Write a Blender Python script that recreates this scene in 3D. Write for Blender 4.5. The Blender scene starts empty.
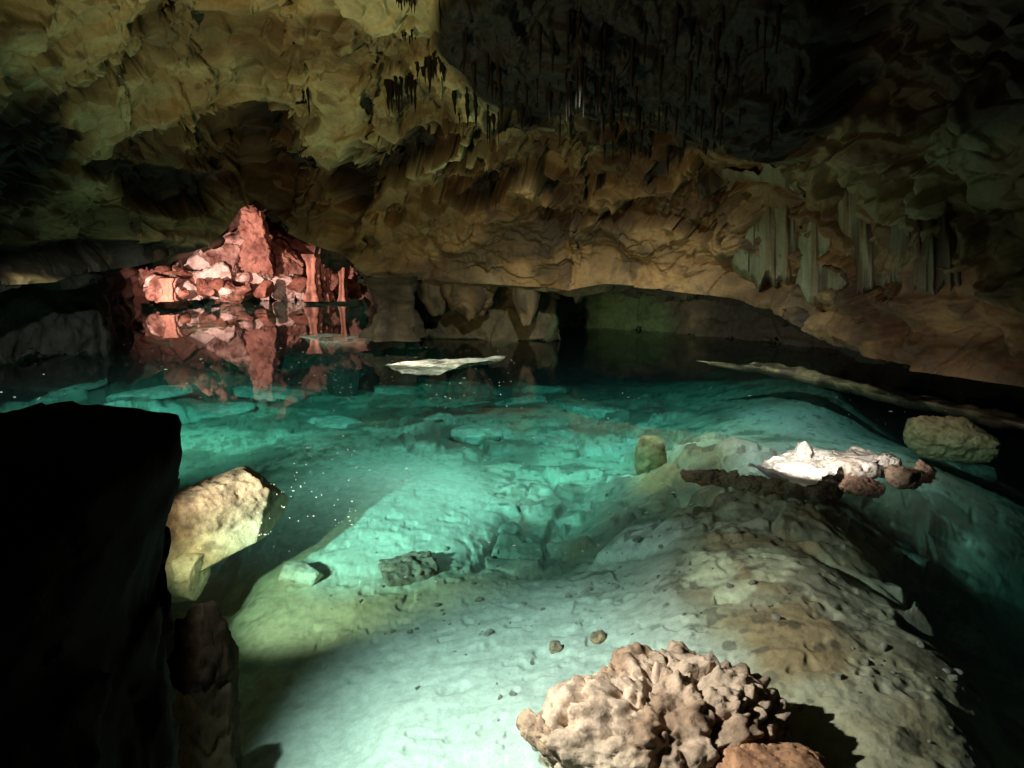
import bpy, math, random
import numpy as np
from mathutils import Vector

rng = np.random.default_rng(7)
SC = bpy.context.scene
COL = SC.collection
pi = math.pi

# ---------------------------------------------------------------- camera maths
F = 740.0; CAMH = 2.0
PITCH = math.atan(144 / 740.0)
CP, SP = math.cos(PITCH), math.sin(PITCH)

def ray(px, py):
    a = (np.asarray(px, float) - 512) / F
    b = -(np.asarray(py, float) - 384) / F
    return a, CP + b * SP, -SP + b * CP

def ground(px, py, z=0.0):
    """world x,y where the picture point meets the level z"""
    x, y, w = ray(px, py)
    t = (z - CAMH) / w
    return x * t, y * t

def point(px, py, d):
    """world point on the sight line at horizontal distance d"""
    x, y, w = ray(px, py)
    t = d / np.hypot(x, y)
    return np.array([x * t, y * t, CAMH + w * t])

def project(x, y, z):
    z = z - CAMH
    dep = y * CP - z * SP
    up = y * SP + z * CP
    dep = np.where(dep < 0.05, 0.05, dep)
    return 512 + F * x / dep, 384 - F * up / dep

# ---------------------------------------------------------------- noise (numpy)
U = np.uint32
def _mix(h):
    h = (h ^ (h >> U(15))) * U(2246822519)
    h = (h ^ (h >> U(13))) * U(3266489917)
    return h ^ (h >> U(16))

def _axis(P, A):
    I = np.floor(P)
    return (P - I), I.astype(np.int64).astype(np.uint32) * U(A)

def vnoise(P, seed=0):
    """value noise in -1..1"""
    P = np.asarray(P, np.float32)
    sd = U((seed * 974634777 + 12345) & 0xFFFFFFFF)
    fx, hx = _axis(P[:, 0], 374761393); fy, hy = _axis(P[:, 1], 668265263); fz, hz = _axis(P[:, 2], 1274126177)
    fx, fy, fz = [f * f * f * (f * (f * 6 - 15) + 10) for f in (fx, fy, fz)]
    hs = hz + sd
    def rnd(h): return _mix(h).astype(np.float32)
    def lay(hzz):
        hy1 = hy + U(668265263); hx1 = hx + U(374761393)
        a0 = rnd(hx + hy + hzz); a1 = rnd(hx1 + hy + hzz); b0 = rnd(hx + hy1 + hzz); b1 = rnd(hx1 + hy1 + hzz)
        a = a0 + (a1 - a0) * fx; b = b0 + (b1 - b0) * fx
        return a + (b - a) * fy
    l0 = lay(hs); l1 = lay(hs + U(1274126177))
    return ((l0 + (l1 - l0) * fz) * np.float32(2 / 4294967295.0) - 1).astype(np.float64)

def fbm(P, octv=4, seed=0, gain=0.5, ridged=False):
    a, s, r = 1.0, 0.0, 0
    P = np.array(P, float)
    for k in range(octv):
        n = vnoise(P, seed + k * 17)
        if ridged: n = 1 - 2 * np.abs(n)
        r = r + a * n; s += a; a *= gain
        P = P * 2.03 + 11.7
    return r / s

def voronoi(P, seed=0, jit=0.9):
    """F1, F2, random value of the cell, facet plane value"""
    P = np.asarray(P, np.float32)
    sd = U((seed * 974634777 + 777) & 0xFFFFFFFF)
    (fx, hx), (fy, hy), (fz, hz) = _axis(P[:, 0], 374761393), _axis(P[:, 1], 668265263), _axis(P[:, 2], 1274126177)
    n = len(P); f32 = np.float32
    f1 = np.full(n, 9.0, f32); f2 = np.full(n, 9.0, f32); cid = np.zeros(n, f32); fac = np.zeros(n, f32)
    j = f32(jit); k10 = f32(1 / 1023.0)
    for dx in (-1, 0, 1):
        for dy in (-1, 0, 1):
            for dz in (-1, 0, 1):
                h = _mix(hx + hy + hz + sd + U((dx * 374761393 + dy * 668265263 + dz * 1274126177) & 0xFFFFFFFF))
                r0 = (h & U(1023)).astype(f32) * k10 - f32(.5); r1 = ((h >> U(10)) & U(1023)).astype(f32) * k10 - f32(.5); r2 = ((h >> U(20)) & U(1023)).astype(f32) * k10 - f32(.5)
                vx = fx - (f32(dx + .5) + j * r0); vy = fy - (f32(dy + .5) + j * r1); vz = fz - (f32(dz + .5) + j * r2)
                d = np.sqrt(vx * vx + vy * vy + vz * vz)
                m = d < f1
                f2 = np.where(m, f1, np.minimum(f2, d))
                f1 = np.where(m, d, f1)
                cid = np.where(m, ((h * U(2654435761)) >> U(12)).astype(f32) * f32(1 / 1048576.0), cid)
                fac = np.where(m, 2 * (vx * r0 + vy * r1 + vz * r2), fac)
    return f1.astype(float), f2.astype(float), cid.astype(float), fac.astype(float)

def sstep(a, b, x):
    t = np.clip((x - a) / (b - a), 0, 1)
    return t * t * (3 - 2 * t)

def mixc(c, col, m):
    return c * (1 - m[:, None]) + np.array(col)[None, :] * m[:, None]

# ---------------------------------------------------------------- mesh helpers
def mesh_np(name, V, Fq, col=None, mat=None, smooth=True, parent=None):
    V = np.asarray(V, np.float32); Fq = np.asarray(Fq, np.int32)
    me = bpy.data.meshes.new(name)
    k = Fq.shape[1]
    me.vertices.add(len(V)); me.vertices.foreach_set('co', V.ravel())
    me.loops.add(Fq.size); me.loops.foreach_set('vertex_index', Fq.ravel())
    me.polygons.add(len(Fq))
    me.polygons.foreach_set('loop_start', np.arange(0, Fq.size, k, dtype=np.int32))
    me.polygons.foreach_set('loop_total', np.full(len(Fq), k, np.int32))
    me.update(calc_edges=True)
    me.polygons.foreach_set('use_smooth', np.full(len(Fq), bool(smooth)))
    if col is not None:
        at = me.color_attributes.new('Stone', 'FLOAT_COLOR', 'POINT')
        c4 = np.ones((len(V), 4), np.float32); c4[:, :3] = col
        at.data.foreach_set('color', c4.ravel())
    o = bpy.data.objects.new(name, me); COL.objects.link(o)
    if mat: me.materials.append(mat)
    if parent: o.parent = parent
    return o

def grid_faces(nr, nc, wrap=False):
    r = np.arange(nr - 1)[:, None]; c = np.arange(nc if wrap else nc - 1)[None, :]
    a = r * nc + c; b = r * nc + (c + 1) % nc
    return np.stack([a, b, b + nc, a + nc], -1).reshape(-1, 4)

def tag(o, label=None, cat=None, group=None, kind=None):
    if label: o['label'] = label
    if cat: o['category'] = cat
    if group: o['group'] = group
    if kind: o['kind'] = kind
    return o

def recentre(o, base):
    """put the object's origin at base without moving it"""
    me = o.data; n = len(me.vertices); a = np.empty(n * 3, np.float32)
    me.vertices.foreach_get('co', a)
    a = a.reshape(-1, 3) - np.asarray(base, np.float32)
    me.vertices.foreach_set('co', a.ravel()); me.update()
    o.location = Vector([float(v) for v in base])
    return o

# ---------------------------------------------------------------- materials
def stone_mat(name, rough=0.75, s1=6.0, s2=40.0, bump=0.25, dist=0.03, var=0.35, spec=0.35, speck=0.0):
    m = bpy.data.materials.new(name); m.use_nodes = True
    nt = m.node_tree; N = nt.nodes; L = nt.links
    bs = N['Principled BSDF']
    at = N.new('ShaderNodeAttribute'); at.attribute_name = 'Stone'
    tc = N.new('ShaderNodeTexCoord')
    n1 = N.new('ShaderNodeTexNoise'); n1.inputs['Scale'].default_value = s1; n1.inputs['Detail'].default_value = 8; n1.inputs['Roughness'].default_value = 0.65
    n2 = N.new('ShaderNodeTexNoise'); n2.inputs['Scale'].default_value = s2; n2.inputs['Detail'].default_value = 6; n2.inputs['Roughness'].default_value = 0.7
    L.new(tc.outputs['Object'], n1.inputs['Vector']); L.new(tc.outputs['Object'], n2.inputs['Vector'])
    r1 = N.new('ShaderNodeMapRange'); r1.inputs['From Min'].default_value = 0.3; r1.inputs['From Max'].default_value = 0.7
    r1.inputs['To Min'].default_value = 1 - var; r1.inputs['To Max'].default_value = 1 + var * 0.6
    L.new(n1.outputs['Fac'], r1.inputs['Value'])
    r2 = N.new('ShaderNodeMapRange'); r2.inputs['From Min'].default_value = 0.3; r2.inputs['From Max'].default_value = 0.7
    r2.inputs['To Min'].default_value = 1 - var * 0.7; r2.inputs['To Max'].default_value = 1 + var * 0.4
    L.new(n2.outputs['Fac'], r2.inputs['Value'])
    mu = N.new('ShaderNodeMath'); mu.operation = 'MULTIPLY'
    L.new(r1.outputs[0], mu.inputs[0]); L.new(r2.outputs[0], mu.inputs[1])
    vm = N.new('ShaderNodeVectorMath'); vm.operation = 'SCALE'
    L.new(at.outputs['Color'], vm.inputs[0]); L.new(mu.outputs[0], vm.inputs['Scale'])
    L.new(vm.outputs[0], bs.inputs['Base Color'])
    rr = N.new('ShaderNodeMapRange'); rr.inputs['To Min'].default_value = rough - 0.2; rr.inputs['To Max'].default_value = min(1, rough + 0.2)
    L.new(n1.outputs['Fac'], rr.inputs['Value']); L.new(rr.outputs[0], bs.inputs['Roughness'])
    bs.inputs['Specular IOR Level'].default_value = spec
    ad = N.new('ShaderNodeMath'); ad.operation = 'MULTIPLY_ADD'; ad.inputs[1].default_value = 0.35
    L.new(n2.outputs['Fac'], ad.inputs[0]); L.new(n1.outputs['Fac'], ad.inputs[2])
    b = N.new('ShaderNodeBump'); b.inputs['Strength'].default_value = bump * 2; b.inputs['Distance'].default_value = dist
    L.new(ad.outputs[0], b.inputs['Height']); L.new(b.outputs[0], bs.inputs['Normal'])
    return m

M_wall = stone_mat('limestone_wall', 0.7, 2.2, 16, 0.22, 0.07, 0.32)
M_bed = stone_mat('lake_bed_silt', 0.9, 12, 85, 0.3, 0.012, 0.25, 0.05)
M_rock = stone_mat('rough_rock', 0.75, 10, 70, 0.4, 0.02, 0.45)
M_grotto = stone_mat('grotto_rock', 0.8, 2.2, 11, 0.3, 0.1, 0.4, 0.2)
M_black = stone_mat('dark_rock', 0.85, 6, 30, 0.3, 0.02, 0.3, 0.02)

M_water = bpy.data.materials.new('clear_water'); M_water.use_nodes = True
nt = M_water.node_tree; N = nt.nodes; L = nt.links
for n in list(N):
    if n.type != 'OUTPUT_MATERIAL': N.remove(n)
out = [n for n in N if n.type == 'OUTPUT_MATERIAL'][0]
tr = N.new('ShaderNodeBsdfTransparent'); gl = N.new('ShaderNodeBsdfGlossy'); gl.inputs['Roughness'].default_value = 0.015
ge = N.new('ShaderNodeNewGeometry')
dt = N.new('ShaderNodeVectorMath'); dt.operation = 'DOT_PRODUCT'; L.new(ge.outputs['Incoming'], dt.inputs[0]); L.new(ge.outputs['Normal'], dt.inputs[1])
def mnode(op, a, b=None, c=None):
    m = N.new('ShaderNodeMath'); m.operation = op
    for i, q in enumerate((a, b, c)):
        if q is None: continue
        if isinstance(q, (int, float)): m.inputs[i].default_value = q
        else: L.new(q, m.inputs[i])
    return m.outputs[0]
# Schlick reflectance of water, the same from above and from below
fr_out = mnode('MULTIPLY_ADD', mnode('POWER', mnode('SUBTRACT', 1.0, mnode('ABSOLUTE', dt.outputs['Value'])), 5.0), 0.98, 0.02)
mx = N.new('ShaderNodeMixShader')
tc = N.new('ShaderNodeTexCoord')
L.new(fr_out, mx.inputs[0]); L.new(tr.outputs[0], mx.inputs[1]); L.new(gl.outputs[0], mx.inputs[2])
L.new(mx.outputs[0], out.inputs['Surface'])
va = N.new('ShaderNodeVolumeAbsorption'); va.inputs['Color'].default_value = (0.03, 0.85, 0.82, 1); va.inputs['Density'].default_value = 0.34
vs = N.new('ShaderNodeVolumeScatter'); vs.inputs['Color'].default_value = (0.75, 0.95, 1.0, 1); vs.inputs['Density'].default_value = 0.02; vs.inputs['Anisotropy'].default_value = 0.5
vadd = N.new('ShaderNodeAddShader'); L.new(va.outputs[0], vadd.inputs[0]); L.new(vs.outputs[0], vadd.inputs[1])
L.new(vadd.outputs[0], out.inputs['Volume'])
# clear still water: one level sheet under a fresnel skin, absorbing body beneath

def plain_mat(name, col, rough=0.8):
    m = bpy.data.materials.new(name); m.use_nodes = True
    nt = m.node_tree; b = nt.nodes['Principled BSDF']; b.inputs['Roughness'].default_value = rough
    n = nt.nodes.new('ShaderNodeTexNoise'); n.inputs['Scale'].default_value = 15
    r = nt.nodes.new('ShaderNodeMixRGB'); r.inputs[1].default_value = (*[c * 0.6 for c in col], 1); r.inputs[2].default_value = (*col, 1)
    nt.links.new(n.outputs['Fac'], r.inputs[0]); nt.links.new(r.outputs[0], b.inputs['Base Color'])
    return m
M_flake = plain_mat('floating_calcite', (0.38, 0.37, 0.32))

# ---------------------------------------------------------------- cave shell
LIP = [(-250,300,11),(-100,296,12),(0,289,13),(60,283,14),(130,270,15),(150,265,15),(190,254,15.5),(212,246,15.5),(230,228,15.5),(242,209,15.5),(255,202,15.5),(270,212,15.5),(285,233,15),(305,244,15),(330,252,15),(352,266,14.5),(370,279,14.5),(460,283,14),(540,289,13.6),(565,292,13.2),(600,286,13),(660,291,12.5),(720,299,12),(770,319,11),(820,345,10.5),(900,372,9.5),(1024,392,8.3),(1200,430,6.6),(1400,500,5.2)]
def azel(px, py):
    x, y, w = ray(px, py)
    return math.atan2(x, y), math.atan2(w, math.hypot(x, y))
_l = []
for px, py, d in LIP:
    a, e = azel(px, py); _l.append((a, d, CAMH + d * math.tan(e)))
_l = [(-pi, 7, 0.6), (-2.2, 6.5, 0.7), (-1.4, 7.5, 1.0)] + _l + [(1.2, 5, 0.8), (1.9, 4.6, 0.9), (2.6, 6, 0.7), (pi, 7, 0.6)]
_l = np.array(_l)
_bk = [(-pi, 8.0), (-1.4, 8.6)] + [(azel(px, 290)[0], d) for px, d in ((-250,12.5),(0,14.6),(100,16),(124,20),(136,31),(345,31),(365,26),(380,18),(400,15.5),(560,14.9),(563,17.5),(668,17.0),(690,16.5),(780,15.5),(900,14.5),(1024,13.5),(1200,10.5),(1400,8))] + [(1.9, 6), (pi, 8)]
_bk = np.array(_bk)
lip_d = lambda a: np.interp(a, _l[:, 0], _l[:, 1])
lip_z = lambda a: np.interp(a, _l[:, 0], _l[:, 2])
back_d = lambda a: np.interp(a, _bk[:, 0], _bk[:, 1])

AZ_IN = 0.66
az = np.concatenate([np.linspace(-pi, -AZ_IN - 0.02, 90), np.linspace(-AZ_IN, AZ_IN, 1100), np.linspace(AZ_IN + 0.02, pi, 90)])
NA = len(az)
ZTOP = 6.6
def vault(a, t):
    """plan distance and height along the vault, t = 0 at the lip, 1 overhead"""
    d = lip_d(a) * (1 - t ** 1.3)
    z = lip_z(a) + (ZTOP - lip_z(a)) * np.sin(t * pi / 2) ** 0.9
    return d, z
t_v = np.concatenate([np.linspace(0, 0.5, 520), np.linspace(0.505, 1.0, 70)])
A, T = np.meshgrid(az, t_v)
d, z = vault(A, T)
X, Y, Z = np.sin(A) * d, np.cos(A) * d, z
nr = len(t_v)
P = np.stack([X, Y, Z], -1).reshape(-1, 3)
inframe = (np.abs(A) <= AZ_IN + 0.01).ravel()

def grid_normals(P, nr, nc):
    G = P.reshape(nr, nc, 3)
    du = np.gradient(G, axis=1); dv = np.gradient(G, axis=0)
    n = np.cross(du, dv)
    n /= np.maximum(np.linalg.norm(n, axis=-1, keepdims=True), 1e-9)
    return n.reshape(-1, 3)
Nrm = grid_normals(P, nr, NA)
c0 = np.array([0, 0, 2.0])
s = np.sign(np.sum(Nrm * (c0 - P), axis=1)); s[s == 0] = 1
Nrm *= s[:, None]                                    # towards the inside of the cave
PX, PY = project(P[:, 0], P[:, 1], P[:, 2])

_fbm, _voronoi = fbm, voronoi
def blobs(PX, PY, items, wob=None, k=1.0):
    """union of soft ellipses (px, py, rx, ry, angle): 1 inside, 0 outside"""
    m = np.zeros(len(PX))
    for cx, cy, rx, ry, an in items:
        ca, sa = math.cos(math.radians(an)), math.sin(math.radians(an))
        u = ((PX - cx) * ca + (PY - cy) * sa) / rx; v = (-(PX - cx) * sa + (PY - cy) * ca) / ry
        q = np.sqrt(u * u + v * v)
        q = q * k
        if wob is not None: q = q + wob
        m = np.maximum(m, 1 - sstep(0.75, 1.12, q))
    return m

_memo = []
def wall_relief(P, PX, PY, T, replay=False):
    # the noises depend on P alone, so later passes replay those of the first
    it = iter(list(_memo))
    def keep(f, *a, **k):
        if replay: return next(it)
        r_ = f(*a, **k); _memo.append(r_); return r_
    fbm = lambda *a, **k: keep(_fbm, *a, **k)
    voronoi = lambda *a, **k: keep(_voronoi, *a, **k)
    warp = np.stack([fbm(P * 0.8, 3, 101), fbm(P * 0.8, 3, 102), fbm(P * 0.8, 3, 103)], -1)
    Q = P + 0.5 * warp
    big = fbm(P * 0.33, 3, 5)
    f1, f2, cid, fac = voronoi(Q * np.array([0.75, 0.75, 1.0]), 21)
    g1, g2, cid2, fac2 = voronoi(Q * np.array([1.7, 1.7, 2.4]), 31)
    h1, h2, cid3, fac3 = voronoi((P + 0.15 * warp) * 4.0, 41)
    fine = fbm(P * 3.0, 5, 9)
    wq = np.stack([fbm(P * 1.1, 4, 111), fbm(P * 1.1, 4, 112), fbm(P * 1.1, 4, 113)], -1)
    e1, e2, pid, pfac = voronoi((P + 0.45 * wq) * np.array([0.95, 0.95, 1.5]), 121)
    plate = sstep(0.0, 0.07, e2 - e1) * (0.24 * (pid - 0.5) + 0.18 * pfac)
    e3, e4, pid2, pfac2 = voronoi((P + 0.25 * wq) * np.array([2.3, 2.3, 3.2]), 131)
    plate = plate + sstep(0.0, 0.10, e4 - e3) * (0.10 * (pid2 > 0.55) * pid2 + 0.08 * pfac2)
    disp = plate * sstep(0.02, 0.10, T) + 0.32 * big - 0.33 * f1 + 0.20 * fac + 0.10 * (cid - 0.5) - 0.10 * g1 + 0.05 * fac2
    # broken pockets: where noise is high, where seen
    wn = fbm(P * 0.55, 4, 61) + 0.25 * (cid2 - 0.5)
    wob = 0.55 * fbm(P * 1.3, 4, 71) + 0.30 * (cid2 - 0.5)
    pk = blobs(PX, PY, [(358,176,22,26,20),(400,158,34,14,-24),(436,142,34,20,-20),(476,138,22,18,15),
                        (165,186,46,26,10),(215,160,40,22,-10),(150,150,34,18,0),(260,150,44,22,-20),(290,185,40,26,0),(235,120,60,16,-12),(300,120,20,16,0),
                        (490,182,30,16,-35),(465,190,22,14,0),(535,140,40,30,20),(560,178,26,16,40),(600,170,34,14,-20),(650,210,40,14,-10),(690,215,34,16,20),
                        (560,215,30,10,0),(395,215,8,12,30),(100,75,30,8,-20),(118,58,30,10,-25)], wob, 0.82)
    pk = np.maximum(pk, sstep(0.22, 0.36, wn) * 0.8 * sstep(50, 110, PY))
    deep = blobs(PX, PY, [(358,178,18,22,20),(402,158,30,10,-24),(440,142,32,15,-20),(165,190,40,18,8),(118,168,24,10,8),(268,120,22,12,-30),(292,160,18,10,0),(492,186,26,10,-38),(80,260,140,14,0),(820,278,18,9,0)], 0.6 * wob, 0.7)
    scar = blobs(PX, PY, [(185,32,46,26,8),(272,48,36,28,10),(330,45,40,22,0),(365,60,30,12,-30),(410,48,40,10,-10),(108,72,24,8,-25),(426,115,22,16,30)], 0.7 * wob, 0.8)
    rough_in = 0.10 * fac3 - 0.14 * h1 + 0.10 * (cid2 - 0.5) + 0.12 * fac2
    disp = disp - 0.22 * pk + pk * rough_in * 1.3 - 0.28 * deep - 0.08 * scar + scar * rough_in * 0.6
    # hanging dark roof mass, upper right
    mass = blobs(PX, PY, [(650,10,215,108,0),(560,62,112,66,0),(745,75,95,90,0),(486,20,54,74,0)], 0.25 * wob)
    disp = disp * (1 - 0.5 * mass) + 0.5 * mass + mass * 0.25 * fbm(P * 2.2, 4, 77)
    # drip fluting on the right
    cur = blobs(PX, PY, [(850,235,120,80,20),(760,220,60,60,10)], 0.3 * wob)
    az_ = np.arctan2(P[:, 0], P[:, 1])
    flt = fbm(np.stack([az_ * 38 + 0.3 * warp[:, 0], P[:, 2] * 0.7, az_ * 0], -1), 4, 88)
    disp = disp + cur * (0.30 * flt + 0.1)
    # lower band: horizontal bedding, rough
    band = sstep(0.16, 0.02, T)
    disp = disp + band * (0.20 * fbm(P * np.array([1.2, 1.2, 4.0]), 5, 66) - 0.10 * h1)
    disp = disp + 0.035 * fine + 0.02 * fac3
    # stone colours, with shade of the pockets and roof mass painted in
    col = np.tile(np.array([0.46, 0.37, 0.20]), (len(P), 1))
    col = mixc(col, (0.52, 0.46, 0.27), sstep(-0.2, 0.4, fbm(P * 0.6, 3, 12)))
    rust = sstep(-0.25, 0.35, fbm(P * 0.5, 4, 14) + 0.9 * sstep(330, 640, PX) * sstep(90, 210, PY) - 0.35)
    col = mixc(col, (0.40, 0.20, 0.075), 0.85 * rust)
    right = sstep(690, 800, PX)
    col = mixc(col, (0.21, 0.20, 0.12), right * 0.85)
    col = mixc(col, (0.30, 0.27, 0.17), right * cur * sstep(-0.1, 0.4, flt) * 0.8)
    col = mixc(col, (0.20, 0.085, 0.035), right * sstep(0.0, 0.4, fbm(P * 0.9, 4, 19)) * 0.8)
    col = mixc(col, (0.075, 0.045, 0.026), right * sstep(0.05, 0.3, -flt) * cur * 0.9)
    bandn = sstep(-0.1, 0.35, fbm(P * np.array([0.8, 0.8, 1.6]), 4, 23) + 0.15)
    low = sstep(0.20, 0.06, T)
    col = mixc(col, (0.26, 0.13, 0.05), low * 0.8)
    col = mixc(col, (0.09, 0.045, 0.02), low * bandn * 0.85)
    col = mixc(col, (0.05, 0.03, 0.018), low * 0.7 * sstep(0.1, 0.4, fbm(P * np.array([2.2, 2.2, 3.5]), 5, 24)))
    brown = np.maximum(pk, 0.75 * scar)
    col = mixc(col, (0.085, 0.042, 0.02), np.clip(brown * (0.75 + 0.5 * (cid3 - 0.5)), 0, 1))  # brown broken rock, darkened together with the shade of the pockets
    col = mixc(col, (0.012, 0.008, 0.006), np.clip(deep * 1.15 + sstep(0.35, 0.5, wn) * sstep(60, 120, PY), 0, 0.95))  # near-black stain and painted shade in the deepest hollows
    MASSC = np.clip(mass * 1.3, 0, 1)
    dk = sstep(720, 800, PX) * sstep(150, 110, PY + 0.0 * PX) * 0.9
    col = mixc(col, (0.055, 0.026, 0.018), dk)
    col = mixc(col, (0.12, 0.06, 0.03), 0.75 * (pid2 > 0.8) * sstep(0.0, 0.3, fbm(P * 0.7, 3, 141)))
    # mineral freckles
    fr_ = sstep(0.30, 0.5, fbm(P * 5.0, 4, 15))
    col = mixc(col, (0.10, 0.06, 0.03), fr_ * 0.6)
    col = mixc(col, (0.009, 0.007, 0.006), MASSC)  # unlit roof mass painted near black, its shade put into the colour
    return disp, col

lipfade = 0.45 + 0.55 * sstep(0.0, 0.03, T.ravel())
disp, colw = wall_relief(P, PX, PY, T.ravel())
for _k in range(3):                                   # stains and pockets follow the rock after it is pushed out
    P1 = P + Nrm * (disp * lipfade)[:, None]
    PX1, PY1 = project(P1[:, 0], P1[:, 1], P1[:, 2])
    PX, PY = (PX1, PY1) if _k == 0 else (0.5 * (PX + PX1), 0.5 * (PY + PY1))
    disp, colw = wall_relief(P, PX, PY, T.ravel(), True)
_memo.clear()
P2 = P + Nrm * (disp * lipfade * np.where(T.ravel() > 0.55, 1 - 0.6 * sstep(0.55, 0.9, T.ravel()), 1))[:, None]
VAULT = P2; VPX, VPY = project(P2[:, 0], P2[:, 1], P2[:, 2]); VN = Nrm
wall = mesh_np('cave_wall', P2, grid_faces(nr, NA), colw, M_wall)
tag(wall, kind='structure')

# the recess below and behind the lip
rows = []
zb = lambda a: lip_z(a)
prof_t = np.linspace(0, 1, 200)
A3, T3 = np.meshgrid(az, prof_t)
ld, lz, bd = lip_d(A3), lip_z(A3), back_d(A3)
grot = sstep(18, 24, bd)
rise = 0.15 + grot * 0.6
kk = 0.42
u = np.clip(T3 / kk, 0, 1)
dd = ld + (bd - ld) * u
zz = lz + rise * np.sin(np.minimum(u * 1.25, 1) * pi / 2)
v = np.clip((T3 - kk) / (1 - kk), 0, 1)
ztop = lz + rise
zz = np.where(T3 > kk, ztop + (-3.6 - ztop) * v, zz)
dd = np.where(T3 > kk, bd - 0.35 * np.sin(np.clip(v, 0, 1) * pi) * (1 - grot) + grot * (-3.0 * v ** 1.6), dd)
dd = dd + 5.0 * sstep(-0.05, -0.45, zz) * (1 - grot) * (np.abs(A3) < 1.0)      # the wall is undercut below the water
PR = np.stack([np.sin(A3) * dd, np.cos(A3) * dd, zz], -1).reshape(-1, 3)
NR = grid_normals(PR, len(prof_t), NA)
s = np.sign(np.sum(NR * (np.array([0, 0, 0.6]) - PR), axis=1)); s[s == 0] = 1
NR *= s[:, None]
rpx, rpy = project(PR[:, 0], PR[:, 1], PR[:, 2])
f1, f2, cid, fac = voronoi(PR * 1.1 + 0.4 * np.stack([fbm(PR, 2, 3), fbm(PR, 2, 4), fbm(PR, 2, 6)], -1), 55)
g = grot.ravel()
dsp = 0.25 * fbm(PR * 0.8, 4, 51) + 0.12 * fbm(PR * 3, 4, 52) - 0.2 * f1 + 0.15 * fac
fade = sstep(0.0, 0.12, T3.ravel())
# tie the first row to the lip of the vault above
dsp = (dsp * (1 + 1.2 * g)) * fade
PR2 = PR + NR * dsp[:, None]
PR2[:NA] = P2[:NA]
blend = (1 - sstep(0.0, 0.10, T3.ravel()))[:, None]
off = np.tile(P2[:NA] - PR[:NA], (len(prof_t), 1))
PR2[NA:] += (off * blend)[NA:]
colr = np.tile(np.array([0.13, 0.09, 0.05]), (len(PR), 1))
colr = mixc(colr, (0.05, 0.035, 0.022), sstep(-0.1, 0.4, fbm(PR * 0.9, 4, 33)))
colr = mixc(colr, (0.26, 0.17, 0.13), g)
colr = mixc(colr, (0.14, 0.06, 0.04), g * sstep(-0.1, 0.35, fbm(PR * 0.9, 4, 34)))
colr = mixc(colr, (0.025, 0.019, 0.013), np.maximum(sstep(680, 720, rpx), sstep(135, 115, rpx)) * 0.9)  # shade of the recess painted near black towards both ends
colr = mixc(colr, (0.010, 0.008, 0.006), sstep(135, 115, rpx) * 0.9)  # left end painted darker still for its shade
gw = blobs(rpx, rpy, [(615, 325, 62, 40, 0)])
colr = mixc(colr, (0.07, 0.095, 0.035), gw * (1 - g))  # green light in the alcove painted into the stone colour
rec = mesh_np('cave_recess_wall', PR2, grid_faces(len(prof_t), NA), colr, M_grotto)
tag(rec, kind='structure')

# ---------------------------------------------------------------- pool bed
CTRL = """180 760 -1.0;300 760 -.75;420 760 -.55;520 760 -.42;600 760 -.38;700 760 -.33;800 760 -.28;900 760 -.18;960 760 -.22;1010 768 -.6;1100 760 -2.0;0 760 -1.2;-150 700 -1.2
230 700 -1.0;330 700 -.8;450 700 -.6;560 700 -.48;660 700 -.38;760 700 -.3;850 700 -.16;940 700 -.24;1000 700 -1.1;1050 700 -2.3;50 690 -1.2
190 640 -1.4;300 640 -.95;420 640 -.75;520 640 -.62;620 640 -.5;720 640 -.28;800 640 -.10;895 640 -.2;950 640 -1.1;985 640 -2.2;1040 640 -2.5
170 590 -1.4;210 600 -1.35;280 600 -1.1;330 600 -1.0;400 590 -.9;500 580 -.85;600 580 -.65;700 580 -.22;780 580 -.06;865 580 -.35;920 580 -1.0;960 580 -2.2;1040 580 -2.6
250 540 -.62;300 580 -.62;340 545 -.55;430 530 -.62;400 565 -.8;550 530 -.95;650 530 -.6;720 530 -.2;800 530 -.24;860 530 -.8;905 530 -2.2;980 530 -2.5
180 490 -1.0;300 490 -.7;380 500 -.6;460 490 -.8;580 490 -1.05;660 490 -.45;740 490 -.15;810 490 -.2;860 490 -1.0;900 490 -1.9;1000 490 -2.1
200 460 -1.1;330 460 -1.0;450 460 -1.0;560 460 -1.05;640 460 -.9;700 465 -.25;760 470 -.18;840 468 -.15;930 465 -.6;1000 460 -1.0;1080 470 -1.2
100 430 -1.0;250 430 -1.1;400 430 -1.1;550 430 -1.15;650 430 -1.1;750 435 -.6;830 440 -.25;930 430 -.2;1024 445 -.22
0 400 -.8;100 405 -.9;200 400 -1.0;350 400 -1.2;500 400 -1.25;650 400 -1.35;700 405 -1.0;780 400 -0.55;880 408 -.22;950 420 -.18;1060 450 -.25
740 384 -.8;800 390 -.5;850 400 -.3;910 412 -.18;960 428 -.17;1010 440 -.18;900 445 -.25;980 455 -.45
0 370 -.75;60 360 -.7;150 370 -.9;300 372 -2.0;400 366 -1.3;450 364 -1.3;560 370 -1.9;660 370 -1.9;790 366 -3;880 384 -3;960 402 -3
0 340 -.9;100 340 -1.2;250 340 -2.2;400 340 -2.2;600 340 -3;760 350 -3;870 368 -3;960 385 -3;1060 405 -3;0 318 -.9;200 312 -2.2;400 310 -3;600 310 -3;1000 350 -3"""
C = np.array([[float(q) for q in it.split()] for ln in CTRL.split('\n') for it in ln.split(';')])
_cx, _cy = ground(C[:, 0], C[:, 1], C[:, 2])
_npx, _npy = project(_cx, _cy, np.full(len(C), -0.8))

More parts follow.
